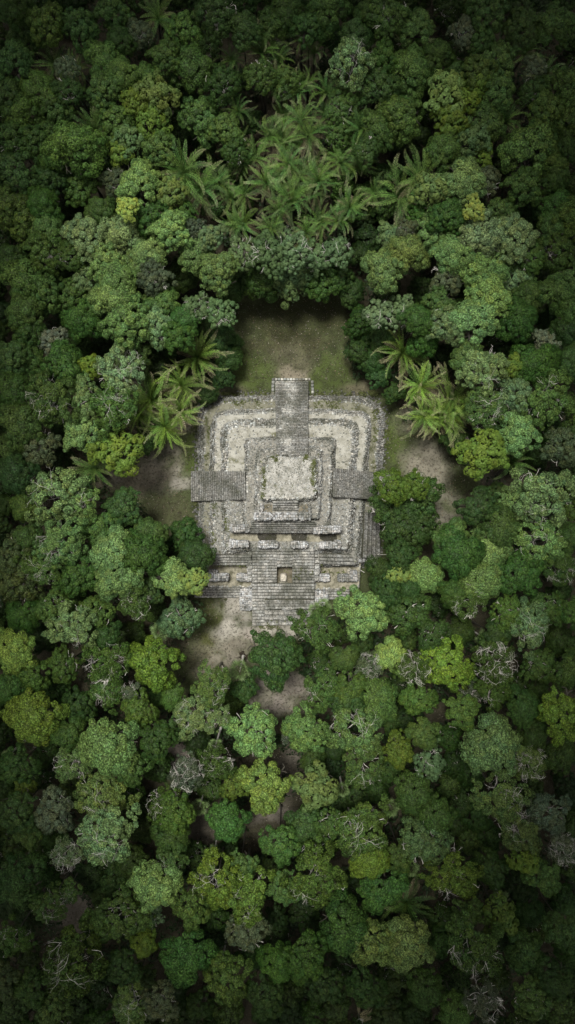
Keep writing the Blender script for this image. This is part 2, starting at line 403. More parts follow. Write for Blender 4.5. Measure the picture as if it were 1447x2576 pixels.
# middle band
addm('25,650,42 72,830,42 22,900,46 30,980,44', 'lob', 'dark')
addm('56,700,50 108,735,44 180,740,38 60,780,44 66,905,40 405,762,38 335,890,38', 'lob', 'green')
addm('217,690,38 385,812,44 208,1000,44', 'fine', 'pale')
addm('285,695,46 280,748,50 320,805,56 205,1085,48', 'lob', 'light')
addm('385,695,40 88,1120,46', 'fine', 'grey')
addm('208,800,44 160,915,50 445,845,38 462,800,36', 'lob', 'rich')
addm('300,925,54', 'spr', 'pale')
addm('497,768,34 556,782,34', 'sil', 'blue')
addm('130,855,32', 'fine', 'silver')
addm('222,920,26', 'ros', 'yg')
addm('125,1000,58 280,1020,56', 'spr', 'green')
addm('48,1065,50 30,1135,42', 'lob', 'green')
addm('295,1137,54', 'ros', 'yg')
addm('35,1190,44 365,1105,30,5 555,850,34,4.5 577,905,30,4 560,950,26,3.5 520,990,24,3.5 590,862,18,3', 'lob', 'gdark')
# clearing's upper edge
add('660,700,44,6 818,702,44,6 585,722,34,5 885,728,32,5 620,690,30,6 860,695,30,6', 'lob', 'dark')
add('735,700,46,6 700,690,30,6 770,690,30,6', 'ros', 'blue')
add('610,628,36 677,636,46 740,628,42 848,630,36 718,585,22 800,645,32', 'sil', 'blue')
# top centre
add('825,18,45 780,62,38 900,78,40 680,60,38 720,28,40 610,62,38 940,28,36', 'lob', 'dark')
add('885,148,50', 'spr', 'pale')
add('965,142,36 1000,275,32', 'lob', 'rich')
add('860,262,40 655,185,38 1015,212,24 720,200,34 850,330,30', 'fine', 'green')
add('700,455,34 860,440,34 590,430,28 905,400,30 880,520,30 600,520,26', 'shr', 'green')
# lower middle
addm('137,1247,68', 'spr', 'pale')
addm('200,1262,42 150,1365,54', 'spr', 'light')
addm('60,1275,34 80,1695,42 350,1790,42', 'lob', 'olive')
addm('68,1355,38 250,1330,46 375,1345,38', 'lob', 'green')
addm('100,1425,46', 'spr', 'green')
addm('308,1275,42', 'lob', 'gdark')
addm('283,1390,52 295,1455,50', 'lob', 'light')
addm('355,1395,52 200,1445,50', 'lob', 'rich')
add('463,1345,36,6 490,1400,40,7', 'lob', 'gdark')
add('1075,1445,42 433,1455,42', 'lob', 'light')
add('487,1460,32', 'ros', 'lemon'); add('1003,1440,28', 'ros', 'lemon')
add('1010,1400,34 960,1440,34,7 975,1490,36 1030,1480,34', 'lob', 'dark')
addm('335,1515,45', 'bare', 'olive')
addm('30,1400,48 42,1460,54', 'fine', 'brown')
add('450,1560,50,7', 'fine', 'blue')
addm('178,1575,56', 'spr', 'pale')
addm('235,1545,42 135,1530,44 155,1675,40', 'fine', 'olive')
addm('55,1550,40 15,1730,42', 'lob', 'rich')
addm('31,1640,48', 'lob', 'lemon')
addm('265,1670,55', 'bare', 'olive')
addm('385,1672,62', 'lob', 'lime')
addm('265,1737,44', 'spr', 'olive')
addm('80,1808,66', 'lob', 'yg')
addm('195,1780,42 370,1490,34 262,1600,36 170,1850,40', 'lob', 'dark')
addm('325,1748,30', 'bare', 'grey')
add('1000,1262,58,8.5 1052,1255,58,8.2 1015,1320,56,8.2 1062,1310,46,7.5', 'fine', 'dark')
add('990,1222,40,12 1040,1222,36,11.6', 'fine', 'yg')
add('911,1542,60', 'lob', 'light'); add('800,1585,54', 'spr', 'green')
add('985,1651,40', 'lob', 'lemon'); add('927,1676,36', 'bare', 'grey'); add('868,1657,32', 'lob', 'green'); add('1044,1684,42', 'bare', 'olive')
add('1031,1547,52 1090,1600,38', 'fine', 'dark'); add('948,1763,55', 'lob', 'green'); add('880,1735,40 1056,1760,42', 'lob', 'olive')
# bottom centre
add('689,1657,66', 'lob', 'gdark'); add('614,1736,32,6', 'lob', 'gdark')
add('531,1728,48', 'spr', 'ollt'); add('435,1755,32', 'lob', 'olive'); add('485,1803,50', 'spr', 'pale'); add('543,1807,34', 'bare', 'pale')
add('635,1845,60', 'fine', 'light'); add('772,1842,54', 'lob', 'light')
add('818,1736,50', 'spr', 'green'); add('877,1765,38', 'lob', 'dark'); add('900,1840,68', 'spr', 'ollt')
add('668,1982,60', 'lob', 'lemon'); add('589,1982,34', 'lob', 'yg'); add('793,1986,52', 'ros', 'ollt')
add('543,1925,45 414,2030,46', 'bare', 'olive'); add('468,1952,44', 'bare', 'grey'); add('440,2050,46', 'lob', 'olive')
add('918,1935,50', 'spr', 'olive'); add('418,1845,34', 'lob', 'dark')
add('722,1860,15', 'bare', 'grey')
# bottom left
addm('270,1885,70', 'lob', 'light'); addm('178,1925,46', 'bare', 'ollt')
add('330,1935,42', 'lob', 'olive'); addm('250,2010,62', 'spr', 'ollt'); addm('130,2050,50', 'fine', 'grey'); add('262,2110,70', 'spr', 'pale')
add('165,2155,40', 'bare', 'pale'); add('390,1870,45', 'lob', 'dark'); add('60,1985,26', 'lob', 'yg'); add('38,2050,50 40,1930,46', 'lob', 'dark')
add('68,2098,38', 'lob', 'olive'); add('573,2070,48', 'lob', 'rich'); add('430,2112,42', 'lob', 'dark'); add('388,2235,58', 'lob', 'light')
add('425,2175,42', 'spr', 'green'); add('545,2222,62 615,2258,64', 'spr', 'yg'); add('478,2290,46', 'lob', 'olive'); add('300,2315,62', 'fine', 'olive')
add('380,2312,28', 'sil', 'blue'); add('180,2430,80', 'spr', 'olive'); add('360,2378,32', 'lob', 'yg'); add('465,2420,60', 'lob', 'rich'); add('572,2470,56', 'lob', 'olive')
add('620,2350,48', 'fine', 'grey'); add('700,2430,44', 'lob', 'rich'); add('325,2535,50', 'spr', 'ollt'); add('400,2530,44', 'fine', 'grey')
add('45,2225,58 80,2490,46', 'lob', 'dark'); add('115,2290,40 165,2248,32', 'spr', 'green'); add('28,2368,40', 'spr', 'olive'); add('8,2475,42', 'lob', 'brown')
add('605,2185,38 715,2240,40 125,2545,42', 'lob', 'green'); add('705,2130,46', 'lob', 'rich'); add('665,2520,48 240,2350,40 305,2440,42', 'lob', 'dark')
# bottom right
add('1003,1890,40', 'lob', 'yg'); add('1068,1848,38', 'lob', 'olive'); add('1085,1925,40', 'sil', 'blue'); add('925,1950,1', 'spr', 'olive')
add('913,2100,68', 'spr', 'olive'); add('933,2170,46', 'lob', 'yg'); add('795,2215,70', 'spr', 'olive'); add('1075,2120,60', 'fine', 'blue'); add('1150,2212,58', 'spr', 'yg')
add('1238,2190,44 1045,2000,50', 'lob', 'dark'); add('1322,2165,38', 'ros', 'yg'); add('1275,2095,1 1315,2095,54', 'spr', 'ollt'); add('1423,2140,40', 'bare', 'silver')
add('965,2240,56 868,2340,62', 'lob', 'rich'); add('1260,2310,46', 'ros', 'olive'); add('940,2385,56 1030,2385,60', 'lob', 'ollt'); add('1198,2385,72', 'spr', 'olive')
add('768,2420,54', 'lob', 'rich'); add('925,2495,46 1075,2495,48', 'lob', 'dark'); add('1425,2345,48 1325,2400,48', 'lob', 'dark'); add('1345,2520,50', 'fine', 'olive')
add('820,2490,44 1400,2470,46', 'lob', 'dark'); add('1223,2535,46', 'bare', 'grey'); add('1373,2210,44 1150,2550,42 1100,2055,48', 'lob', 'green'); add('770,2085,46', 'lob', 'gdark')
add('1180,2300,34 1010,2160,38', 'lob', 'green')
add('830,2080,40', 'fine', 'green')
T[:] = [t for t in T if t[2] > 2]
# palms: x, y, r, height, warm
PALMS = []
for s in ('630,120,78 690,250,62 668,385,70 655,450,66 752,285,70 783,348,72 808,232,62 783,398,70 918,300,62 868,362,70 958,250,60 735,508,88 '
          '640,548,66 827,545,66 778,605,52 820,445,66 1068,65,60 793,125,54 983,35,62 378,28,60 745,440,66 890,235,56 855,300,56 700,330,66 720,190,56 610,255,52 650,320,60 720,400,66 600,400,56 700,520,60 850,400,60 760,200,56 840,180,52 930,200,52 600,330,54 905,390,56 850,560,56 590,570,50 760,340,60 880,480,56 600,480,54 700,130,50 760,100,46 660,200,50 800,280,54 695,420,56 640,470,56 790,470,58 760,440,56 720,300,56 780,160,48 570,150,50 830,340,52 940,450,54 570,450,52 690,560,52 750,570,50 910,350,50 650,90,46 980,200,48').split():
    PALMS.append([float(q) for q in s.split(',')]+[0])
for s in '115,140,54 205,130,50 225,290,60 440,420,76 510,455,84 215,1185,62'.split():
    v = [float(q) for q in s.split(',')]; PALMS.append(v+[0]); PALMS.append([1514-v[0], v[1]]+[v[2], 0])
for s in '487,888,74 395,1000,80 438,975,66 400,1055,68 365,1030,58 445,1035,60'.split():
    v = [float(q) for q in s.split(',')]; PALMS.append(v+[1]); PALMS.append([(1482 if v[0] > 470 else 1510)-v[0], v[1], v[2], 1])
PALMS.append([1035, 2295, 70, 0]); PALMS.append([912, 2552, 36, 2])
FANS = [tuple(float(q) for q in s.split(',')) for s in
        ('402,1587,27 295,1605,26 1219,1605,26 602,1684,30 812,1528,26 795,1535,22 543,1873,19 502,2030,24 540,2138,17 560,2420,20 983,2031,25 '
         '285,915,26 1229,915,26 480,790,24 1034,790,24 810,2062,22 1010,1895,16 862,1985,20 1030,2180,26 1258,2255,22 470,1480,20 1028,1478,20 315,1840,22 1199,1840,22 20,1900,18 880,2050,18').split()]

# fill: smaller trees wherever the canopy would otherwise be open
def fill():
    pts = np.array([(t[0], t[1], t[2]) for t in T]+[(p[0], p[1], p[2]*.75) for p in PALMS]+[(f[0], f[1], f[2]) for f in FANS])
    new = []
    for q, k in ((.80, 1.), (.6, .85)):
        for y in np.arange(-20, 2610, 30):
            for x in np.arange(-20, 1480, 30):
                px = x+RS.uniform(-13, 13); py = y+RS.uniform(-13, 13); r = RS.uniform(27, 40)*k
                al = np.vstack([pts]+[np.array(new)]) if new else pts
                d = np.hypot(al[:, 0]-px, al[:, 1]-py)-al[:, 2]*.88
                if d.min() < r*q: continue
                tst = np.array([(px+r*c*.8, py+r*s*.8) for c, s in ((0, 0), (1, 0), (-1, 0), (0, 1), (0, -1))])
                if is_clear(tst[:, 0], tst[:, 1]).any(): continue
                new.append((px, py, r))
    return new
FILL = fill()
print('named trees', len(T), 'palms', len(PALMS), 'fill', len(FILL))

# ------------------------------------------------------------------ labels
LM = [(730, 1230, 'the temple'), (318, 520, 'the left yellow tree'), (1196, 520, 'the right yellow tree'), (735, 480, 'the palm grove'),
      (420, 990, "the palms left of the temple"), (1085, 990, "the palms right of the temple"), (735, 850, 'the upper grassy clearing'),
      (137, 1247, 'the left white-limbed tree'), (1377, 1247, 'the right white-limbed tree'), (1022, 1278, "the temple's overhanging tree"),
      (385, 1672, 'the left lime green tree'), (1129, 1672, 'the right lime green tree'), (689, 1657, 'the dark stair-foot tree'),
      (668, 1982, 'the lemon green tree'), (270, 1885, 'the lower-left light crown'), (1244, 1885, 'the lower-right light crown'),
      (580, 2240, 'the bottom yellow-green crown'), (985, 2390, 'the lower-right olive crown'), (180, 2430, 'the wide crown at bottom left'),
      (0, 0, 'the top left corner'), (1447, 0, 'the top right corner'), (0, 2575, 'the bottom left corner'), (1447, 2575, 'the bottom right corner'),
      (0, 900, 'the upper left edge'), (1447, 900, 'the upper right edge'), (0, 1750, 'the lower left edge'), (1447, 1750, 'the lower right edge'),
      (723, 0, 'the top edge centre'), (723, 2575, 'the bottom edge centre')]
ORD = ['nearest', 'second', 'third', 'fourth', 'fifth', 'sixth', 'seventh', 'eighth', 'ninth', 'tenth', 'eleventh', 'twelfth']
def make_labels(items):
    """items: (x, y, description) -> unique label for each"""
    keys = {}
    for i, (x, y, d) in enumerate(items):
        c = sorted((math.hypot(x-lx, y-ly), lx, ly, n) for lx, ly, n in LM)
        c = [q for q in c if q[0] > 22][0]
        dx, dy = x-c[1], y-c[2]
        if abs(dx) > abs(dy)*2.2: dr = 'left of' if dx < 0 else 'right of'
        elif abs(dy) > abs(dx)*2.2: dr = 'above' if dy < 0 else 'below'
        else: dr = ('upper' if dy < 0 else 'lower')+(' left of' if dx < 0 else ' right of')
        if 'edge' in c[3] or 'corner' in c[3]: dr = 'near'
        keys.setdefault((d, dr, c[3]), []).append((c[0], i))
    out = [None]*len(items)
    for (d, dr, n), l in keys.items():
        l.sort()
        for r, (_, i) in enumerate(l):
            out[i] = f'{d} {dr} {n}' if len(l) == 1 else f'{ORD[min(r, 11)]} {d} {dr} {n}' if r else f'{d} {dr} {n}, the nearest one'
            if len(l) > 1 and r: out[i] = f'{d} {dr} {n}, {ORD[min(r, 11)]} nearest'
            if len(out[i].replace('-', ' ').split()) > 16: out[i] = out[i].replace('-branched tree', ' tree').replace('large ', '').replace(' nearest', '')
    return out
def sizeword(r): return 'large ' if r >= 58 else 'small ' if r <= 34 else ''
SHORT = {'lob': 'lobed tree', 'fine': 'fine-leaved tree', 'ros': 'tufted tree', 'spr': 'pale-limbed tree', 'bare': 'bare-branched tree', 'sil': 'umbrella-leaved tree', 'shr': 'low bushy tree'}
allt = [(t[0], t[1], t[2], t[3], t[4], t[5], 0) for t in T]
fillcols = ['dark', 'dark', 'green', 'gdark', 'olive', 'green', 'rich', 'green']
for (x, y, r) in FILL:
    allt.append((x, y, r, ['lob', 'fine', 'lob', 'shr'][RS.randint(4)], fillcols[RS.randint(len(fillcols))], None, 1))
desc = []
for t in allt:
    c = COLS[t[4]][1]
    desc.append((t[0], t[1], (sizeword(t[2])+c+' '+SHORT[t[3]]) if not t[6] else (c+' understorey '+{'lob': 'tree', 'fine': 'feathery tree', 'shr': 'bush'}[t[3]])))
labels = make_labels(desc)
print([l for l in labels if len(l.split()) > 15][:4], len(set(labels)), len(labels))
NAME = {'lob': 'broadleaf_tree', 'fine': 'fine_leaved_tree', 'ros': 'tufted_tree', 'spr': 'open_crowned_tree', 'bare': 'bare_branched_tree', 'sil': 'umbrella_leaf_tree', 'shr': 'bushy_tree'}
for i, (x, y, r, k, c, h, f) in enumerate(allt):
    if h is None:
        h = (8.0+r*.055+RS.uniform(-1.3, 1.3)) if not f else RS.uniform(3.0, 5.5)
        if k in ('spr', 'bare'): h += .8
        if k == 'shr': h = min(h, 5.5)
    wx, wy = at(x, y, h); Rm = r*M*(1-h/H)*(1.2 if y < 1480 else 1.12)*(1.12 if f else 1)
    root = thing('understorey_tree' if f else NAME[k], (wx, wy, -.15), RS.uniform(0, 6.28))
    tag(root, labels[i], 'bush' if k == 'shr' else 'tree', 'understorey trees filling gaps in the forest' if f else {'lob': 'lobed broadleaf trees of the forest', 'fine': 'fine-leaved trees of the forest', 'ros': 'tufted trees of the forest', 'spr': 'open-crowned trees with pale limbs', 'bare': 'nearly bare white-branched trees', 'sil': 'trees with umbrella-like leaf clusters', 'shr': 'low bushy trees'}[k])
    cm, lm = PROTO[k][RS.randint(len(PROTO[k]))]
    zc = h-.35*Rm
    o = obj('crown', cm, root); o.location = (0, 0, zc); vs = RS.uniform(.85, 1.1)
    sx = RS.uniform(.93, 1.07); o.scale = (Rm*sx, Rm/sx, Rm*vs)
    base = np.array(COLS[c][0])*(RS.uniform(.68, 1.05) if not f else RS.uniform(.38, .62)); base *= np.array([RS.uniform(.88, 1.04), 1, RS.uniform(.9, 1.15)])  # understorey colour lowered to deepen the shade in the canopy gaps
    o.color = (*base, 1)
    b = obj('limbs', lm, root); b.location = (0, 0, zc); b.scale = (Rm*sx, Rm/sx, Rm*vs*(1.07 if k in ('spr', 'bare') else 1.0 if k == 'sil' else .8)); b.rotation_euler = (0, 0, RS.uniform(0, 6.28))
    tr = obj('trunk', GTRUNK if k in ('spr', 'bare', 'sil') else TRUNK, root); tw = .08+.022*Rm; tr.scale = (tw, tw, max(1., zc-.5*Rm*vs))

# ------------------------------------------------------------------ palms
def frond(mb, az, e0, L, droop, col, tip, nst=30, wid=.115, lw=.012, twist=0):
    t = np.linspace(0, 1, nst+1); e = e0-droop*t**1.4
    dh = np.cos(e); dz = np.sin(e); hx = np.concatenate([[0], np.cumsum((dh[1:]+dh[:-1])/2)])/nst*L; hz = np.concatenate([[0], np.cumsum((dz[1:]+dz[:-1])/2)])/nst*L
    az_ = az+twist*t**2
    P = np.column_stack([hx*np.cos(az_), hx*np.sin(az_), hz])
    D = np.gradient(P, axis=0); D /= np.linalg.norm(D, axis=1, keepdims=True)
    S = np.column_stack([-np.sin(az_), np.cos(az_), np.zeros(nst+1)])
    roll = RS.uniform(-.5, .5); U = np.cross(D, S)
    U[U[:, 2] < 0] *= -1
    S2 = S*math.cos(roll)+U*math.sin(roll); U2 = U*math.cos(roll)-S*math.sin(roll)
    rc = np.array(col)*1.5
    tube(mb, P[::3], (.012*(1-t*.8))[::3]*L/1., rc, 3)
    V = []; C = []
    for s in (-1, 1):
        k = np.arange(3, nst+1); tt = t[k]
        for sub in (0,):
            pp = P[k]+(D[k]*L/nst*sub)
            ln = wid*L*(np.sin(np.pi*np.clip(tt*.86+.14, 0, 1))**.6+.15)*RS.uniform(.85, 1.1, len(k))
            dr = s*S2[k]*.85+D[k]*(.45+.3*tt[:, None])+U2[k]*.22+RS.randn(len(k), 3)*.07
            dr /= np.linalg.norm(dr, axis=1, keepdims=True)
            mid = pp+dr*ln[:, None]*.55; end = pp+dr*ln[:, None]*.97+np.array([0, 0, -1])*(ln*.22)[:, None]
            w = D[k]*lw*L
            V.append(np.stack([pp, mid-w, end, mid+w], 1).reshape(-1, 3))
            cc = np.array(col)*(.45+1.1*RS.rand(len(k), 1)); m_ = np.clip((tt-.55)/.45, 0, 1)[:, None]*tip
            cc = cc*(1-m_)+(np.array([.34, .30, .20]) if tip > .5 else np.array([.16, .16, .07]))*m_*RS.uniform(.6, 1.3, (len(k), 1)); C.append(np.repeat(cc, 4, 0))
    V = np.vstack(V); mb.add(V, np.arange(len(V)).reshape(-1, 4), np.vstack(C))
PALMV = []
for v in range(6):
    warm = v >= 4; mb = MB(); n = 20 if not warm else 32
    for i in range(n):
        q = i/n; az = i*2.39996+RS.uniform(-.25, .25); e0 = 1.45-.95*q+RS.uniform(-.12, .12)
        base = np.array([.052, .110, .028]) if not warm else np.array([.085, .155, .032]); base = base*RS.uniform(.5, 1.75)*np.array([RS.uniform(.85, 1.25), 1, RS.uniform(.7, 1.1)])
        frond(mb, az, e0, (.80+.5*RS.rand())*(.85+.3*q), (1.0 if not warm else .75)+.7*RS.rand(), base, (.15+.55*RS.rand() if q > .35 else .15*RS.rand())*(1.8 if warm else 1), nst=30, twist=RS.uniform(-.5, .5), wid=.10 if not warm else .082, lw=.0095)
    live = mb.mesh('fronds', LEAF)
    mb = MB()
    for i in range(7):
        frond(mb, RS.uniform(0, 6.28), RS.uniform(-.1, .3), RS.uniform(.8, 1.0), 1.1, (.15, .14, .075), .8, nst=22, wid=.13, lw=.012)
    PALMV.append((live, mb.mesh('dry_fronds', LEAF)))
pl = make_labels([(p[0], p[1], {0: ('large ' if p[2] > 68 else 'small ' if p[2] < 58 else '')+'green feather palm', 1: 'golden-tipped feather palm', 2: 'mostly dead brown palm'}[int(p[3])]) for p in PALMS])
for p, lab in zip(PALMS, pl):
    x, y, r, w = p; h = 5.5 if w == 1 else RS.uniform(6.5, 9.5)
    wx, wy = at(x, y+ (6 if y < 700 else 0), h+1); L = r*M*((.80 if 560 < x < 950 and y < 620 else .95) if w == 0 else 1.0)
    root = thing('feather_palm', (wx, wy, -.15), RS.uniform(0, 6.28)); tag(root, lab, 'palm', 'feather palms'); root.rotation_euler = (RS.uniform(-.16, .16), RS.uniform(-.16, .16), RS.uniform(0, 6.28))
    lv, dd = PALMV[RS.randint(4)] if w != 1 else PALMV[4+RS.randint(2)]
    cb = h-.3
    if w != 2:
        o = obj('fronds', lv, root); o.location = (0, 0, cb); o.scale = (L,)*3; g = RS.uniform(.85, 1.2); o.color = (g, g, g, 1)
    d = obj('dry_fronds', dd, root); d.location = (0, 0, cb-.05); d.scale = (L*(.9 if w != 2 else 1.2),)*3; d.rotation_euler = (0, 0, RS.uniform(0, 6)); d.color = (1, 1, 1, 1) if w != 0 else (.8, .8, .8, 1)
    t = obj('trunk', TRUNK, root); t.scale = (.26, .26, cb+.1)
def fanpalm_mesh(v):
    mb = MB()
    for i in range(17):
        q = i/17; az = i*2.39996; e = 1.35-1.35*q; L = RS.uniform(.42, .6)
        d = np.array([math.cos(az)*math.cos(e), math.sin(az)*math.cos(e), math.sin(e)]); tube(mb, [d*0, d*L], [.012, .009], (.16, .19, .09), 3)
        s = np.array([-math.sin(az), math.cos(az), 0]); u = np.cross(d, s); c0 = d*L; V = []; C = []
        for k in range(11):
            a = -1.7+3.4*k/10; dr = d*math.cos(a)+s*math.sin(a)*.95; ln = .48*(1-.12*abs(a))*RS.uniform(.85, 1.1)
            dr = dr+u*.12*RS.randn(); wv = np.cross(dr, u)*.03
            V += [c0, c0+dr*ln*.5-wv, c0+dr*ln+np.array([0, 0, -.08]), c0+dr*ln*.5+wv]; C += [np.array([.10, .155, .055])*RS.uniform(.6, 1.4)]*4
        mb.add(np.array(V), np.arange(len(V)).reshape(-1, 4), np.array(C))
    return mb.mesh('fan_leaves', LEAF)
FANV = [fanpalm_mesh(i) for i in range(3)]
fl = make_labels([(f[0], f[1], 'small star-shaped fan palm' if f[2] < 24 else 'star-shaped fan palm') for f in FANS])
mulch = None
for f, lab in zip(FANS, fl):
    x, y, r = f; h = 7.6 if (x, y) == (602, 1684) else RS.uniform(5.5, 7.5)
    wx, wy = at(x, y, h); L = r*M*(1-h/H)*1.15
    if (x, y) == (602, 1684): lab = 'fan palm with its white trunk showing, left of the dark tree below the stairs'
    root = thing('fan_palm', (wx, wy, -.15), RS.uniform(0, 6.28)); tag(root, lab, 'palm', 'fan palms')
    o = obj('fan_leaves', FANV[RS.randint(3)], root); o.location = (0, 0, h); o.scale = (L,)*3; g = RS.uniform(.85, 1.15); o.color = (g, g, g, 1)
    t = obj('trunk', PTRUNK, root); t.scale = (.17, .17, h+.15)
    if (x, y) == (602, 1684):
        t.rotation_euler = (.012, -.03, 0); mb = MB()
        for k in range(60):
            a = RS.uniform(0, 6.28); q = .62*math.sqrt(RS.rand()); s_ = RS.uniform(.06, .14); cx, cy = q*math.cos(a), q*math.sin(a)
            prism(mb, [(cx-s_, cy-s_), (cx+s_, cy-s_), (cx+s_, cy+s_), (cx-s_, cy+s_)], 0, .16+.06*RS.rand(), (.03, .024, .018), .3)
        mu = obj('mulch_ring', mb.mesh('mulch_ring', GROUND), root)

# ------------------------------------------------------------------ undergrowth, litter (uncountable)
def scatter_stuff():
    n = 5200; x = RS.uniform(-60, 60, n*2); y = RS.uniform(-92, 92, n*2)
    Px = x/M+723.5; Py = 1287.5-y/M; ok = ~is_clear(Px, Py)
    x, y = x[ok][:n], y[ok][:n]; n = len(x); k = 42
    idx = np.repeat(np.arange(n), k); r = RS.uniform(.6, 1.5, n)[idx]; d = sph(len(idx), -.1)
    zc = RS.uniform(.1, 1.8, n)[idx]
    P = np.column_stack([x[idx], y[idx], zc])+d*r[:, None]*np.array([1, 1, .7])
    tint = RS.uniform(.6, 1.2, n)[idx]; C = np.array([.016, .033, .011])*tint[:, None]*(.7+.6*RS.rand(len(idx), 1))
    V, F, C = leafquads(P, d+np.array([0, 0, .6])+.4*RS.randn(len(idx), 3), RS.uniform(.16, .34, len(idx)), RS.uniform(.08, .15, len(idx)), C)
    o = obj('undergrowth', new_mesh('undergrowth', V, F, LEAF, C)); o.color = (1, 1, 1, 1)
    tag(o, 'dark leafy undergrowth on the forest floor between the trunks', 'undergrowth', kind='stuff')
    n = 20000; x = RS.uniform(-42, 42, n); y = RS.uniform(-60, 36, n); Px = x/M+723.5; Py = 1287.5-y/M
    ok = (is_clear(Px, Py)) & ~((Px > 478) & (Px < 985) & (Py > 953) & (Py < 1500)); x, y = x[ok], y[ok]; n = len(x)
    C = np.where(RS.rand(n, 1) < .5, np.array([[.13, .10, .065]]), np.array([[.17, .155, .125]]))*RS.uniform(.5, 1.2, (n, 1))
    V, F, C = leafquads(np.column_stack([x, y, np.full(n, .03)]), np.array([0, 0, 1.])+.25*RS.randn(n, 3), RS.uniform(.05, .13, n), RS.uniform(.03, .08, n), C)
    o = obj('leaf_litter', new_mesh('leaf_litter', V, F, LEAF, C)); o.color = (1, 1, 1, 1)
    tag(o, 'fallen leaves and small pale stones scattered on the clearings', 'leaf litter', kind='stuff')
scatter_stuff()

# ------------------------------------------------------------------ temple
TEMPLE = thing('stepped_temple', (0, 0, 0))
tag(TEMPLE, 'grey limestone stepped temple ruin with stairways, standing in the forest clearing', 'temple')
TINT = [1.0]
def gcol(base=.27, pale=.12):
    u = RS.rand(); g = base*RS.uniform(.72, 1.25)
    if u < pale*.8: g = min(.62, base*RS.uniform(1.4, 2.1))
    elif u > .93: g = base*RS.uniform(.35, .6)
    w = RS.uniform(-.05, .05); return (g*(.985+w), g, g*(.93*TINT[0]-w))
def ring(cor, rad, z, ne=26, ncn=9, bow=0):
    """cor: NW, NE, SE, SW in crop coordinates; rad per corner -> closed outline in metres at height z"""
    if not isinstance(rad, (tuple, list)): rad = [rad]*4
    c = [np.array(p, float) for p in cor]; out = []
    for i in range(4):
        p = c[i]; a = c[i-1]; b = c[(i+1) % 4]; r_ = rad[i]
        s = p+(a-p)/np.linalg.norm(a-p)*r_; e = p+(b-p)/np.linalg.norm(b-p)*r_
        for t in np.linspace(0, 1, ncn): out.append((1-t)**2*s+2*t*(1-t)*p+t*t*e)
        nx = c[(i+1) % 4]; s2 = nx+(p-nx)/np.linalg.norm(p-nx)*rad[(i+1) % 4]
        for t in np.linspace(0, 1, ne)[1:-1]: out.append(e+(s2-e)*t)
    if bow: out = [q+np.array([0, 32*((q[0]-752)/630)**2*bow]) if q[1] < 620 else q for q in out]
    return np.array([zt(q[0], q[1], z) for q in out])
def arclen(rg):
    d = np.linalg.norm(np.roll(rg, -1, 0)-rg, axis=1); return np.concatenate([[0], np.cumsum(d)])
def sample(rg, u):
    s = arclen(rg); L = s[-1]; p = np.vstack([rg, rg[:1]]); q = (u % 1)*L
    return np.array([np.interp(q, s, p[:, 0]), np.interp(q, s, p[:, 1])])
def erode(rg, amp, seed):
    return rg+amp*np.column_stack([fbm(rg[:, 0]+50, rg[:, 1], 1.3, seed)-.5, fbm(rg[:, 0], rg[:, 1]+70, 1.3, seed+5)-.5])
def masonry(mb, lo, hi, zlo, zhi, size=.30, ch=.33, base=.27, pale=.12, cap=True, miss=.05):
    n = len(lo); V = np.vstack([np.column_stack([lo, np.full(n, zlo)]), np.column_stack([hi, np.full(n, zhi-.02)])])
    F = [[i, (i+1) % n, n+(i+1) % n, n+i] for i in range(n)]
    sg = -1 if np.sum(lo[:, 0]*np.roll(lo[:, 1], -1)-lo[:, 1]*np.roll(lo[:, 0], -1)) < 0 else 1
    mb.add(V, F if sg > 0 else [f[::-1] for f in F], (.15, .148, .125))
    nc = max(2, int(round((zhi-zlo)/ch)))
    Ltot = arclen(lo)[-1]
    for c in range(nc):
        u = RS.rand()*.01; t = (c+.5)/nc; zc0 = zlo+(zhi-zlo)*c/nc; zc1 = zlo+(zhi-zlo)*(c+1)/nc
        while u < 1:
            w = size*RS.uniform(.65, 1.5); du = w/Ltot
            p0 = sample(lo, u)*(1-t)+sample(hi, u)*t; p1 = sample(lo, u+du*.93)*(1-t)+sample(hi, u+du*.93)*t
            u += du
            if RS.rand() < miss+(.45 if noise2(np.array([p0[0]]), np.array([p0[1]]), 1.6, 9)[0] > .80 else 0): continue
            tn = p1-p0; tn /= np.linalg.norm(tn)+1e-9; nr = np.array([-tn[1], tn[0]])*sg   # inward
            dep = max(.16, np.linalg.norm(sample(hi, u)-sample(lo, u))/nc*.86); o_ = -dep*.5+RS.uniform(-.06, .05)
            prism(mb, [p0+nr*o_, p1+nr*o_, p1+nr*(o_+dep), p0+nr*(o_+dep)], zc0-.05, zc1+RS.uniform(-.05, .05), gcol(base, pale), .07, .04)
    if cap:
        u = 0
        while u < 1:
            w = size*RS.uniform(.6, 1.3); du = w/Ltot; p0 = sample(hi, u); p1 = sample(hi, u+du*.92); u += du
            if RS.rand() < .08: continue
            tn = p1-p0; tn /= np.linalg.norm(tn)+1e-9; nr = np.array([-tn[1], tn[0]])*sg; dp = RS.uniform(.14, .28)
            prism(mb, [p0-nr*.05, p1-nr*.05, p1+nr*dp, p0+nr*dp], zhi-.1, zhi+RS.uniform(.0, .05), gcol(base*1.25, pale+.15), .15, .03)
def slab(name, rg, z, m, parent=TEMPLE):
    sg = np.sum(rg[:, 0]*np.roll(rg[:, 1], -1)-rg[:, 1]*np.roll(rg[:, 0], -1)); r_ = rg if sg > 0 else rg[::-1]
    V = np.column_stack([r_, np.full(len(r_), z)]); return obj(name, new_mesh(name, V, [list(range(len(r_)))], m), parent)
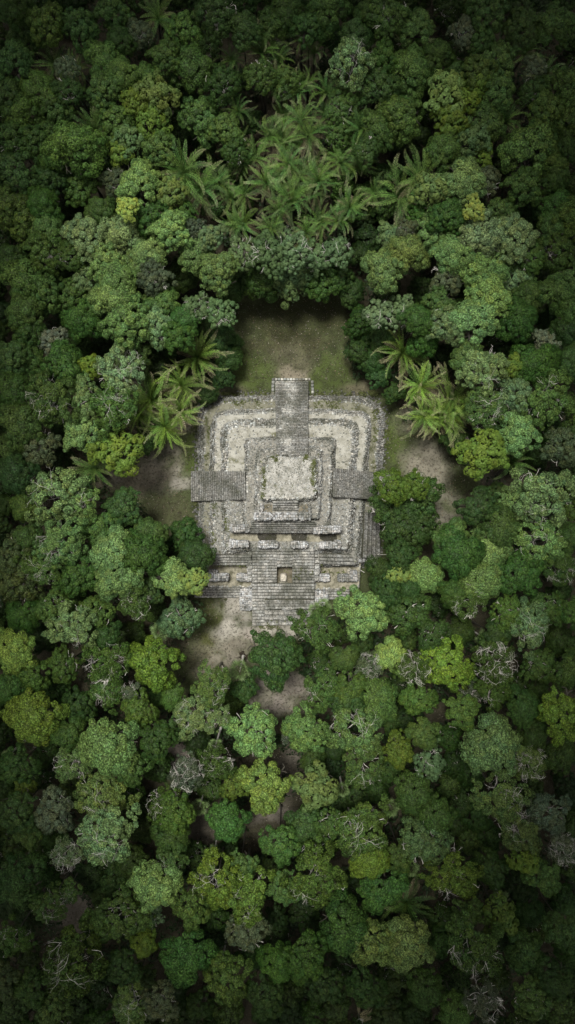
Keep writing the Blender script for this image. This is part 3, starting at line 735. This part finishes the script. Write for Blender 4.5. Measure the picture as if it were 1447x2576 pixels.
def rubble(mb, cor, z, n, s0=.08, s1=.2, base=.27, pale=.2, hgt=.10):
    c = [np.array(p, float) for p in cor]
    for _ in range(n):
        u, v = RS.rand(2); q = (c[0]*(1-u)+c[1]*u)*(1-v)+(c[3]*(1-u)+c[2]*u)*v; p = np.array(zt(q[0], q[1], z))
        if z == ZL[3] and 1120 < q[1] < 1190 and 335 < q[0] < 1085 and RS.rand() < .93: continue
        s_ = RS.uniform(s0, s1)
        a = RS.uniform(0, 1.57); d = np.array([math.cos(a), math.sin(a)])*s_; e = np.array([-d[1], d[0]])*RS.uniform(.6, 1)
        prism(mb, [p-d-e, p+d-e, p+d+e, p-d+e], z-.05, z+hgt*RS.uniform(.3, 1), gcol(base, pale), .25, .05)
ZL = [0, 1.4, 2.9, 4.3, 5.6, 6.8, 8.0]
TIERS = [
 ([(118,190),(1384,192),(1328,1334),(128,1300)], (150,175,12,40), [(160,228),(1338,228),(1286,1322),(160,1290)], (120,140,10,30), MOSSY),
 ([(206,285),(1294,285),(1207,1346),(195,1338)], (95,95,6,6), [(238,308),(1262,308),(1180,1335),(228,1330)], (75,75,6,6), PLASTER),
 ([(272,352),(1200,345),(1165,1252),(285,1262)], (120,85,60,20), [(322,395),(1152,392),(1128,1226),(318,1226)], (85,75,40,10), PLASTER),
 ([(440,475),(1052,478),(1014,1105),(415,1105)], (14,30,6,6), [(462,500),(1020,502),(990,1100),(438,1100)], (14,26,6,6), GREYFL),
 ([(512,548),(962,546),(944,1030),(500,1030)], (50,40,6,6), [(528,566),(944,566),(930,1026),(516,1026)], (46,36,6,6), GREYFL),
 ([(574,598),(928,600),(932,912),(528,908)], (34,34,40,30), [(592,612),(908,612),(908,892),(546,892)], (30,30,34,26), SUMMIT)]
for i, (lo, rl, hi, rh, fm) in enumerate(TIERS):
    mb = MB(); a = ring(lo, rl, ZL[i], bow=1); b = ring(hi, rh, ZL[i+1], bow=1); a = erode(a, .5, 400+i); b = erode(b, .6, 500+i)
    masonry(mb, a, b, ZL[i]-(.15 if i == 0 else 0), ZL[i+1], base=[.22, .28, .32, .28, .29, .36][i], pale=[.10, .14, .16, .14, .16, .28][i])
    if i == 0:      # tumbled stone and soil heaped against the foot of the walls
        for _ in range(1000):
            p = sample(a, RS.rand()); k_ = RS.randint(len(a)); nn = p-a.mean(0); nn /= np.linalg.norm(nn); p = p+nn*abs(RS.randn())*.35; s_ = RS.uniform(.06, .2); t_ = RS.uniform(0, 1.5)
            d_ = np.array([math.cos(t_), math.sin(t_)])*s_; e_ = np.array([-d_[1], d_[0]])*RS.uniform(.6, 1); prism(mb, [p-d_-e_, p+d_-e_, p+d_+e_, p-d_+e_], -.2, RS.uniform(-.02, .12), gcol(.13, .08), .3, .05)
    if i in (3, 4): rubble(mb, hi, ZL[i+1], 2600 if i == 3 else 1500, .06, .13, .25, .15, .07)
    if i == 5: rubble(mb, hi, ZL[i+1], 900, .04, .10, .34, .3, .05)
    if i in (0, 1, 2): rubble(mb, hi, ZL[i+1], 1500, .05, .14, .28, .3, .06); rubble(mb, [(hi[3][0], 920), (hi[2][0]+60, 920), hi[2], hi[3]], ZL[i+1], 2600, .06, .14, .27, .2, .08)
    obj('tier', mb.mesh('tier', STONE), TEMPLE)
    slab('terrace_floor', b, ZL[i+1]+.004, fm)

def stairs(name, a0, a1, b0, b1, z0, z1, n, base=.25, pale=.12, size=.33, parent=TEMPLE, rise_extra=.0, core=True, cfn=None, zbase=-.1, pw=1.):
    """a: lower edge ends, b: upper edge ends (crop coordinates)"""
    mb = MB(); a0, a1, b0, b1 = [np.array(p, float) for p in (a0, a1, b0, b1)]
    for i in range(n):
        t0, t1 = i/n, (i+1)/n; z = z0+(z1-z0)*((i+1)/n)**pw
        q = [a0+(b0-a0)*t0, a1+(b1-a1)*t0, a1+(b1-a1)*t1, a0+(b0-a0)*t1]
        Q = [np.array(zt(p[0], p[1], z)) for p in q]
        if core: prism(mb, Q, zbase if i else min(zbase, z0), z-.07, (.07, .07, .052))  # dark core left bare at tread backs: moss, and painted riser shadow lines
        L = np.linalg.norm(Q[1]-Q[0]); u = 0
        nr = (Q[3]-Q[0]); 
        rowc = [np.array([1, 1.0, .93])*base*RS.uniform(.95, 1.35), np.array([1, 1.0, .93])*base*RS.uniform(.7, 1.05)]
        dep = np.linalg.norm(nr); kd = max(1, int(round(dep/.34)))
        for kk in range(kd):
            v0, v1 = kk/kd, (kk+1)/kd-(.14 if kk == kd-1 else 0)/1.; u = 0
            while u < 1:
                du = size*RS.uniform(.5, 2.2)/L; u1 = min(1, u+du)
                P = lambda a_, b_: (Q[0]*(1-a_)+Q[1]*a_)*(1-b_)+(Q[3]*(1-a_)+Q[2]*a_)*b_
                g = gcol(base*(1.15 if kk == 0 else .9), pale if kk == 0 else pale*.5); g = tuple(np.array(g)*.5+.5*rowc[kk > 0])
                if cfn: g = tuple(np.array(g)*cfn((u+u1)/2, (i+.5)/n))
                j = nr*RS.uniform(-.07, .04) if kk == 0 else nr*0
                prism(mb, [P(u, v0)+j, P(u1, v0)+j, P(u1, v1), P(u, v1)], z-.26, z+RS.uniform(-.025, .015)+(.02 if kk == 0 else 0), g, .012, .02); u += du
    return obj(name, mb.mesh(name, STONE), parent)
def midpale(u, v): return 1+1.0*math.exp(-((u-.38-.12*math.sin(v*7))/.18)**2)*(1 if v < .85 else .4)
stairs('north_stairway', (640,104), (864,104), (648,604), (862,604), 0, ZL[6]-.1, 48, .22, .14, .25, cfn=midpale)
stairs('west_stairway', (76,910), (76,708), (445,898), (440,708), 0, 5.9, 30, .20, .10, .26, pw=.75)
stairs('east_stairway', (1432,725), (1432,905), (1030,685), (1028,880), 0, 5.9, 30, .18, .10, .26, pw=.75)
def wallbox(name, X0, Y0, X1, Y1, zlo, zhi, base=.36, pale=.12, parent=TEMPLE, tilt=0, top=True, lab=None):
    mb = MB(); cor = [(X0, Y0), (X1, Y0+tilt), (X1, Y1+tilt), (X0, Y1)]
    b = ring(cor, 2, zhi, 12, 3); a = b.copy()
    base = base*1.2; TINT[0] = 1.06; masonry(mb, a, b, zlo, zhi, .28, .22, base, pale, cap=False)
    Q = [np.array(zt(p[0], p[1], zhi)) for p in cor]; prism(mb, Q, zlo, zhi-.05, (.12, .118, .10))
    W = np.linalg.norm(Q[1]-Q[0]); D = np.linalg.norm(Q[3]-Q[0]); nx = max(1, int(W/.26)); ny = max(1, int(D/.25))
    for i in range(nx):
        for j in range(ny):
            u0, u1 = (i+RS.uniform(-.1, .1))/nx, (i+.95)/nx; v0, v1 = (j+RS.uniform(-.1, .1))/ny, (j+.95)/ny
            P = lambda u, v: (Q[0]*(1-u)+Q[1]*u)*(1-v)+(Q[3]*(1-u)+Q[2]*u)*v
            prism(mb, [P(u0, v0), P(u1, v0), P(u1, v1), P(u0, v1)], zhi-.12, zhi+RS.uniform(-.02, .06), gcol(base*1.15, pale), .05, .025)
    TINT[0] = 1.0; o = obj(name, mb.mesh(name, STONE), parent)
    return o
# summit rooms and the walls in front of them
stairs('summit_steps', (625,985), (796,985), (625,905), (796,905), ZL[5]-.3, ZL[6]-.05, 5, .24, .1, .3, zbase=5.6)
for X0, X1 in ((500,614), (626,792), (804,880)): wallbox('wall', X0, 987, X1, 1034, 5.6, 7.8, .32, .05)
wallbox('wall', 545, 925, 556, 985, 6.6, 7.4); wallbox('wall', 868, 925, 880, 985, 6.6, 7.4)
stairs('sloping_front', (470,1122), (955,1122), (488,1036), (900,1036), 5.4, 6.9, 6, .19, .08, .3, zbase=4.2)
wallbox('wall', 338, 1066, 470, 1110, 4.3, 6.1, .32, .08, tilt=6); wallbox('wall', 900, 1080, 1080, 1126, 4.3, 6.2, .33, .08, tilt=-8)
for X0, Y0, X1, Y1 in ((335,1176,460,1218), (528,1180,658,1221), (748,1183,858,1222), (943,1184,1040,1226), (1040,1176,1080,1226), (335,1166,365,1176)):
    wallbox('wall', X0, Y0, X1, Y1, 4.3, 5.4, .36, .10)
fl_ = ring([(340,1126),(1080,1128),(1080,1182),(340,1176)], 3, 4.33, 12, 3); slab('room_floor', fl_, 4.33, ROOM)
for X0, X1 in ((520,650), (748,852), (940,1052)):       # chamber shade painted as dark patches on the floor
    p = [zt(X0+(X1-X0)*t, 1128+6*RS.rand(), 4.34) for t in np.linspace(0, 1, 9)]+[zt(X1-(X1-X0)*t+10*RS.rand(), 1182-30*(abs(2*t-1)**3)*RS.uniform(.6, 1), 4.34) for t in np.linspace(0, 1, 9)]; slab('painted_dark_floor', np.array(p), 4.40, PAINTED_SHADE)
slab('painted_dark_floor', np.array([zt(*q, 5.62) for q in ((505,990),(875,990),(875,1030),(505,1030))]), 5.62, PAINTED_SHADE)  # dark slab paints the shade inside the doorway slots
for X0, X1 in ((556,622), (798,868)): slab('painted_dark_floor', np.array([zt(*q, 6.82) for q in ((X0,930),(X1,930),(X1,984),(X0,984))]), 6.82, NICHE)  # darker floors of the rooms flanking the summit steps
# front stairway with its mask niche
zA, zB = 4.3, 2.2
def frontpart(x0, x1, y0, y1, za, zb, n, **k): return stairs('front_stairway', (x0, y1), (x1, y1), (x0, y0), (x1, y0), zb, za, n, .31, .20, .33, **k)
zn = zB+(zA-zB)*(1456-1350)/(1456-1226)
frontpart(487, 652, 1226, 1456, zA, zB, 12); frontpart(756, 905, 1226, 1456, zA, zB, 12); frontpart(652, 756, 1226, 1350, zA, zn, 6)
frontpart(487, 905, 1460, 1562, zB, 1.35, 5); frontpart(487, 572, 1562, 1638, 1.35, .95, 4); frontpart(572, 905, 1562, 1636, 1.35, .95, 1)
frontpart(487, 570, 1640, 1744, .95, .12, 5); frontpart(570, 888, 1636, 1740, .95, .12, 3)
for x0, x1 in ((458, 485), (907, 938)):
    stairs('balustrade', (x0, 1442), (x1, 1442), (x0, 1246), (x1, 1246), 2.5, 3.6, 5, .38, .12)
nf = ring([(648,1346),(760,1346),(760,1462),(648,1462)], 2, 1.5, 6, 3); nich = slab('niche_floor', nf, 1.5, NICHE)
def mask():
    cx, cy = zt(697, 1424, 2.2); mb = MB(); nu, nv = 20, 14
    for u in range(nu):
        for v in range(nv): pass
    U = np.linspace(0, 2*np.pi, nu, endpoint=False); Vv = np.linspace(0, np.pi/2, nv)
    V = []
    for v in Vv:
        for u in U:
            x = .42*np.sign(np.cos(u))*abs(np.cos(u))**.55*np.cos(v)**.5; y = .52*np.sign(np.sin(u))*abs(np.sin(u))**.6*np.cos(v)**.5; z = .75*np.sin(v)
            # sunken eyes, raised nose ridge and brow
            z -= .14*(np.exp(-((x-.17)**2+(y-.08)**2)/.008)+np.exp(-((x+.17)**2+(y-.08)**2)/.008)+.8*np.exp(-((x/.2)**2+((y+.26)/.05)**2)))
            z += .10*np.exp(-((x/.06)**2+((y+.03)/.16)**2))+.06*np.exp(-((y-.24)/.05)**2)
            V.append((x, y, z))
    F = [[i*nu+k, i*nu+(k+1) % nu, (i+1)*nu+(k+1) % nu, (i+1)*nu+k] for i in range(nv-1) for k in range(nu)]
    mb.add(V, F, (.54, .51, .43))
    prism(mb, [(-.6, -.72), (.6, -.72), (.45, -.45), (-.45, -.45)], -.05, .25, (.36, .35, .29), .1)
    o = obj('carved_mask', mb.mesh('carved_mask', STONE), TEMPLE); o.location = (cx, cy, 1.5); o.scale = (1.15, 1.15, 1); o['label'] = 'pale carved stone face in the niche'
mask()
# side wings
def wing(pl, floors, walls, steps, blocks, zp=1.3):
    mb = MB(); a = ring(pl, 3, zp, 16, 3); masonry(mb, a, a.copy(), -.1, zp, .36, .28, .30, .15); o = obj('wing_platform', mb.mesh('wing_platform', STONE), TEMPLE)
    slab('terrace_floor', a, zp+.004, ROOM)
    for w in walls: wallbox('wall', *w[:4], zp, zp+w[4], .31, .08)
    for s in steps: stairs('side_steps', (s[0], s[3]), (s[2], s[3]), (s[0], s[1]), (s[2], s[1]), .05, zp-.1, s[4], .33, .22)
    for b in blocks: wallbox('stair_block', *b[:4], -.1, b[4], .34, .2)
wing([(180,1322),(486,1322),(486,1486),(190,1486)], [], [(197,1372,252,1398,.8), (197,1398,326,1442,1.0), (384,1398,486,1444,1.0), (456,1330,486,1398,1.6)],
     [(100,1486,404,1556,4)], [(406,1486,486,1640,.9)])
wing([(906,1322),(1215,1322),(1200,1500),(906,1500)], [], [(906,1402,1006,1446,1.0), (1066,1403,1190,1446,1.0), (1150,1378,1192,1403,1.1), (906,1330,938,1402,1.6)],
     [(998,1500,1140,1568,4)], [(906,1500,978,1610,.8), (980,1498,996,1580,1.1)])
wallbox('wall', 1200, 1300, 1262, 1318, 0, 2.2, .2, .08); wallbox('wall', 1250, 1278, 1326, 1336, 0, 1.7, .22, .1)
stairs('ruined_steps', (1345,1290), (1345,980), (1225,1290), (1240,980), .9, 2.8, 4, .16, .10, .34)
stairs('terrace_steps', (235,1338), (480,1338), (235,1270), (480,1270), 2.95, 4.0, 4, .30, .15, .34, zbase=1)
stairs('terrace_steps', (940,1330), (1180,1338), (940,1262), (1150,1265), 2.95, 4.0, 3, .22, .15, .34, zbase=1)
# low stone kerb round the north stairway foot
kb = MB()
for (p, q) in (((618,100),(880,100)), ((618,100),(614,200)), ((880,100),(884,190))):
    p = np.array(zt(*p)); q = np.array(zt(*q)); L = np.linalg.norm(q-p); n = int(L/.4); d = (q-p)/n; nr = np.array([-d[1], d[0]])
    for k in range(n): prism(kb, [p+d*k, p+d*(k+.93), p+d*(k+.93)+nr*.8, p+d*k+nr*.8], -.2, .14+.05*RS.rand(), gcol(.38, .2), .1, .03)
obj('stair_kerb', kb.mesh('stair_kerb', STONE), TEMPLE)
# weeds and grass rooted on the ledges
def weeds():
    e_ = 14
    P = []; C = []
    for (x0, y0, x1, y1, z, n) in ((592,612,660,640,8,60),(840,612,905,640,8,60),(548,640,570,890,8,90),(890,640,910,880,8,90),(850,580,960,600,6.8,60),(170,230,620,270,1.4,160),(880,235,1280,285,1.4,160),
            (170,300,200,700,1.4,110),(1300,300,1330,690,1.4,130),(220,920,240,1300,2.9,80),(240,1325,450,1338,2.9,50),(950,1320,1170,1336,2.9,70),(300,1000,330,1200,4.3,40),(575,1600,880,1735,.5,90),(700,1250,900,1440,3.2,40),(490,1420,650,1450,2.4,40),(940,1345,1120,1395,1.3,80),(90,300,120,1300,.1,260),(1385,300,1400,700,.1,130),(150,180,620,196,.1,160),(885,180,1350,200,.1,160),(60,915,200,930,.1,40),(490,1740,900,1760,.1,90),(100,1556,400,1566,.1,60)):
        for _ in range(n):
            X, Y = RS.uniform(x0, x1)+RS.randn()*7, RS.uniform(y0, y1)+RS.randn()*7
            if fbm(np.array([X/20.]), np.array([Y/20.]), 3, 61)[0] < .5: continue
            x, y = zt(X, Y, z); k = 7; P.append(np.column_stack([x+.09*RS.randn(k), y+.09*RS.randn(k), np.full(k, z+.05+.05*RS.rand())])); C.append(np.tile(np.array([.085, .10, .035])*RS.uniform(.5, 1.4), (k, 1)))
    P = np.vstack(P); C = np.vstack(C); n = len(P)
    V, F, C = leafquads(P, np.array([0, 0, .8])+.5*RS.randn(n, 3), RS.uniform(.06, .13, n), RS.uniform(.03, .05, n), C)
    o = obj('weeds', new_mesh('weeds', V, F, LEAF, C), TEMPLE); o.color = (1, 1, 1, 1); o['kind'] = 'stuff'
weeds()
# loose boulders
bl = make_labels([(802, 1404, 'loose'), (1, 1, 'x')])
for k, (X, Y, z, s, lab) in enumerate([(1140,1364,1.3,.22,'round pale boulder on the ruined right wing, nearest the terrace corner'), (1133,1378,1.3,.28,'flat pale boulder on the ruined right wing floor'),
        (1135,1392,1.3,.26,'grey boulder on the right wing floor against the wall end')]):
    mb = MB(); V = []; nu, nv = 10, 7
    for v in np.linspace(-1.4, 1.4, nv):
        for u in np.linspace(0, 2*np.pi, nu, endpoint=False): V.append((s*math.cos(v)*math.cos(u)*RS.uniform(.9, 1.1), s*.85*math.cos(v)*math.sin(u)*RS.uniform(.9, 1.1), s*.7*math.sin(v)))
    mb.add(V, [[i*nu+j, i*nu+(j+1) % nu, (i+1)*nu+(j+1) % nu, (i+1)*nu+j] for i in range(nv-1) for j in range(nu)], (.42, .40, .34))
    o = obj('boulder', mb.mesh('boulder', STONE)); x, y = zt(X, Y, z); o.location = (x, y, z+s*.5); tag(o, lab, 'boulder', 'loose boulders on the right wing')
# visitor ropes strung from the temple corners to the trees
for (a, b, lab) in (((197,1268),(120,1262),'thin barrier rope from the lower left terrace to the trees'), ((1326,1266),(1420,1270),'thin barrier rope from the right outer steps to the trees'),
                    ((1165,1342),(1240,1388),'thin slanting rope behind the ruined right wing')):
    p = np.array(zt(*a, 1.2)); q = np.array(zt(*b, 1.0)); t = np.linspace(0, 1, 9)[:, None]; P = np.hstack([p+(q-p)*t, 1.5-.5*t-.3*np.sin(np.pi*t)])
    mb = MB(); tube(mb, P, [.035]*9, (.5, .48, .42), 5); o = obj('barrier_rope', mb.mesh('barrier_rope', PALE)); tag(o, lab, 'rope')

# ------------------------------------------------------------------ cloud deck above the drone, unseen, added with a gap to darken the edges
def vignette_clouds():
    m, nt, out = mat('vignette_cloud'); L = nt.links
    tr = N(nt, 'ShaderNodeBsdfTransparent'); df = N(nt, 'ShaderNodeBsdfDiffuse'); df.inputs[0].default_value = (.8, .8, .82, 1)
    tl = N(nt, 'ShaderNodeBsdfTranslucent'); tl.inputs[0].default_value = (.8, .8, .82, 1)
    m1 = N(nt, 'ShaderNodeMixShader'); m1.inputs[0].default_value = .5; L.new(df.outputs[0], m1.inputs[1]); L.new(tl.outputs[0], m1.inputs[2])
    m2 = N(nt, 'ShaderNodeMixShader'); m2.inputs[0].default_value = .74; L.new(tr.outputs[0], m2.inputs[1]); L.new(m1.outputs[0], m2.inputs[2]); L.new(m2.outputs[0], out.inputs[0])
    na = 96; rr = np.array([1., 1.04, 1.12, 1.25, 1.5, 2., 3., 5., 9., 16.]); V = []
    for s in (0, 1):
        for k, q in enumerate(rr):
            for a in np.linspace(0, 2*np.pi, na, endpoint=False):
                e = 1+.06*math.sin(3*a+1)+.05*math.sin(5*a+2.2)+.04*math.sin(9*a)
                x, y = 32*q*e*math.cos(a)+CX, 53*q*e*math.sin(a)+CY
                th = 0 if k in (0, len(rr)-1) else 4+3*float(noise2(np.array([x]), np.array([y]), 14, 3)[0])
                V.append((x, y, 112+th*(1 if s else -.6)))
    F = []; nr = len(rr)
    for s in (0, 1):
        for k in range(nr-1):
            for a in range(na):
                f = [s*nr*na+k*na+a, s*nr*na+(k+1)*na+a, s*nr*na+(k+1)*na+(a+1) % na, s*nr*na+k*na+(a+1) % na]
                F.append(f if s else f[::-1])
    o = obj('vignette_clouds', new_mesh('vignette_clouds', V, np.array(F), m, smooth=True)); tag(o, kind='structure')
SUN_EL, SUN_AZ = 74, 330      # high, slightly north
sx, sy = math.sin(R(SUN_AZ))*math.cos(R(SUN_EL)), math.cos(R(SUN_AZ))*math.cos(R(SUN_EL)); CX, CY = sx/math.sin(R(SUN_EL))*112, sy/math.sin(R(SUN_EL))*112+2
vignette_clouds()

# ------------------------------------------------------------------ light, sky, camera
w = bpy.data.worlds.new('World'); sc.world = w; w.use_nodes = True; nt = w.node_tree
sky = nt.nodes.new('ShaderNodeTexSky'); sky.sky_type = 'NISHITA'; sky.sun_disc = False; sky.sun_elevation = R(SUN_EL); sky.sun_rotation = R(SUN_AZ)
sky.dust_density = 4; sky.air_density = 1.0; sky.ozone_density = .6
bg = nt.nodes['Background']; bg.inputs[1].default_value = .06; nt.links.new(sky.outputs[0], bg.inputs[0])
sd = bpy.data.lights.new('sun', 'SUN'); sd.energy = 4.9; sd.angle = R(14); sd.color = (1, .96, .89)
so = bpy.data.objects.new('sun', sd); COL.objects.link(so)
so.rotation_euler = Vector((sx, sy, math.sin(R(SUN_EL)))).to_track_quat('Z', 'Y').to_euler(); so.location = (0, 0, 60)
cd = bpy.data.cameras.new('camera'); cam = bpy.data.objects.new('camera', cd); COL.objects.link(cam)
cam.location = (0, 0, H); cam.rotation_euler = (0, 0, 0); cd.sensor_fit = 'HORIZONTAL'; cd.angle = 2*math.atan(W0/2/H); cd.clip_end = 4000; cd.clip_start = .5
sc.camera = cam
sc.view_settings.view_transform = 'Standard'; sc.view_settings.look = 'None'; sc.view_settings.gamma = 1; sc.view_settings.exposure = .02
sc.render.resolution_x = 575; sc.render.resolution_y = 1024
sc.cycles.max_bounces = 5; sc.cycles.diffuse_bounces = 3; sc.cycles.transparent_max_bounces = 6
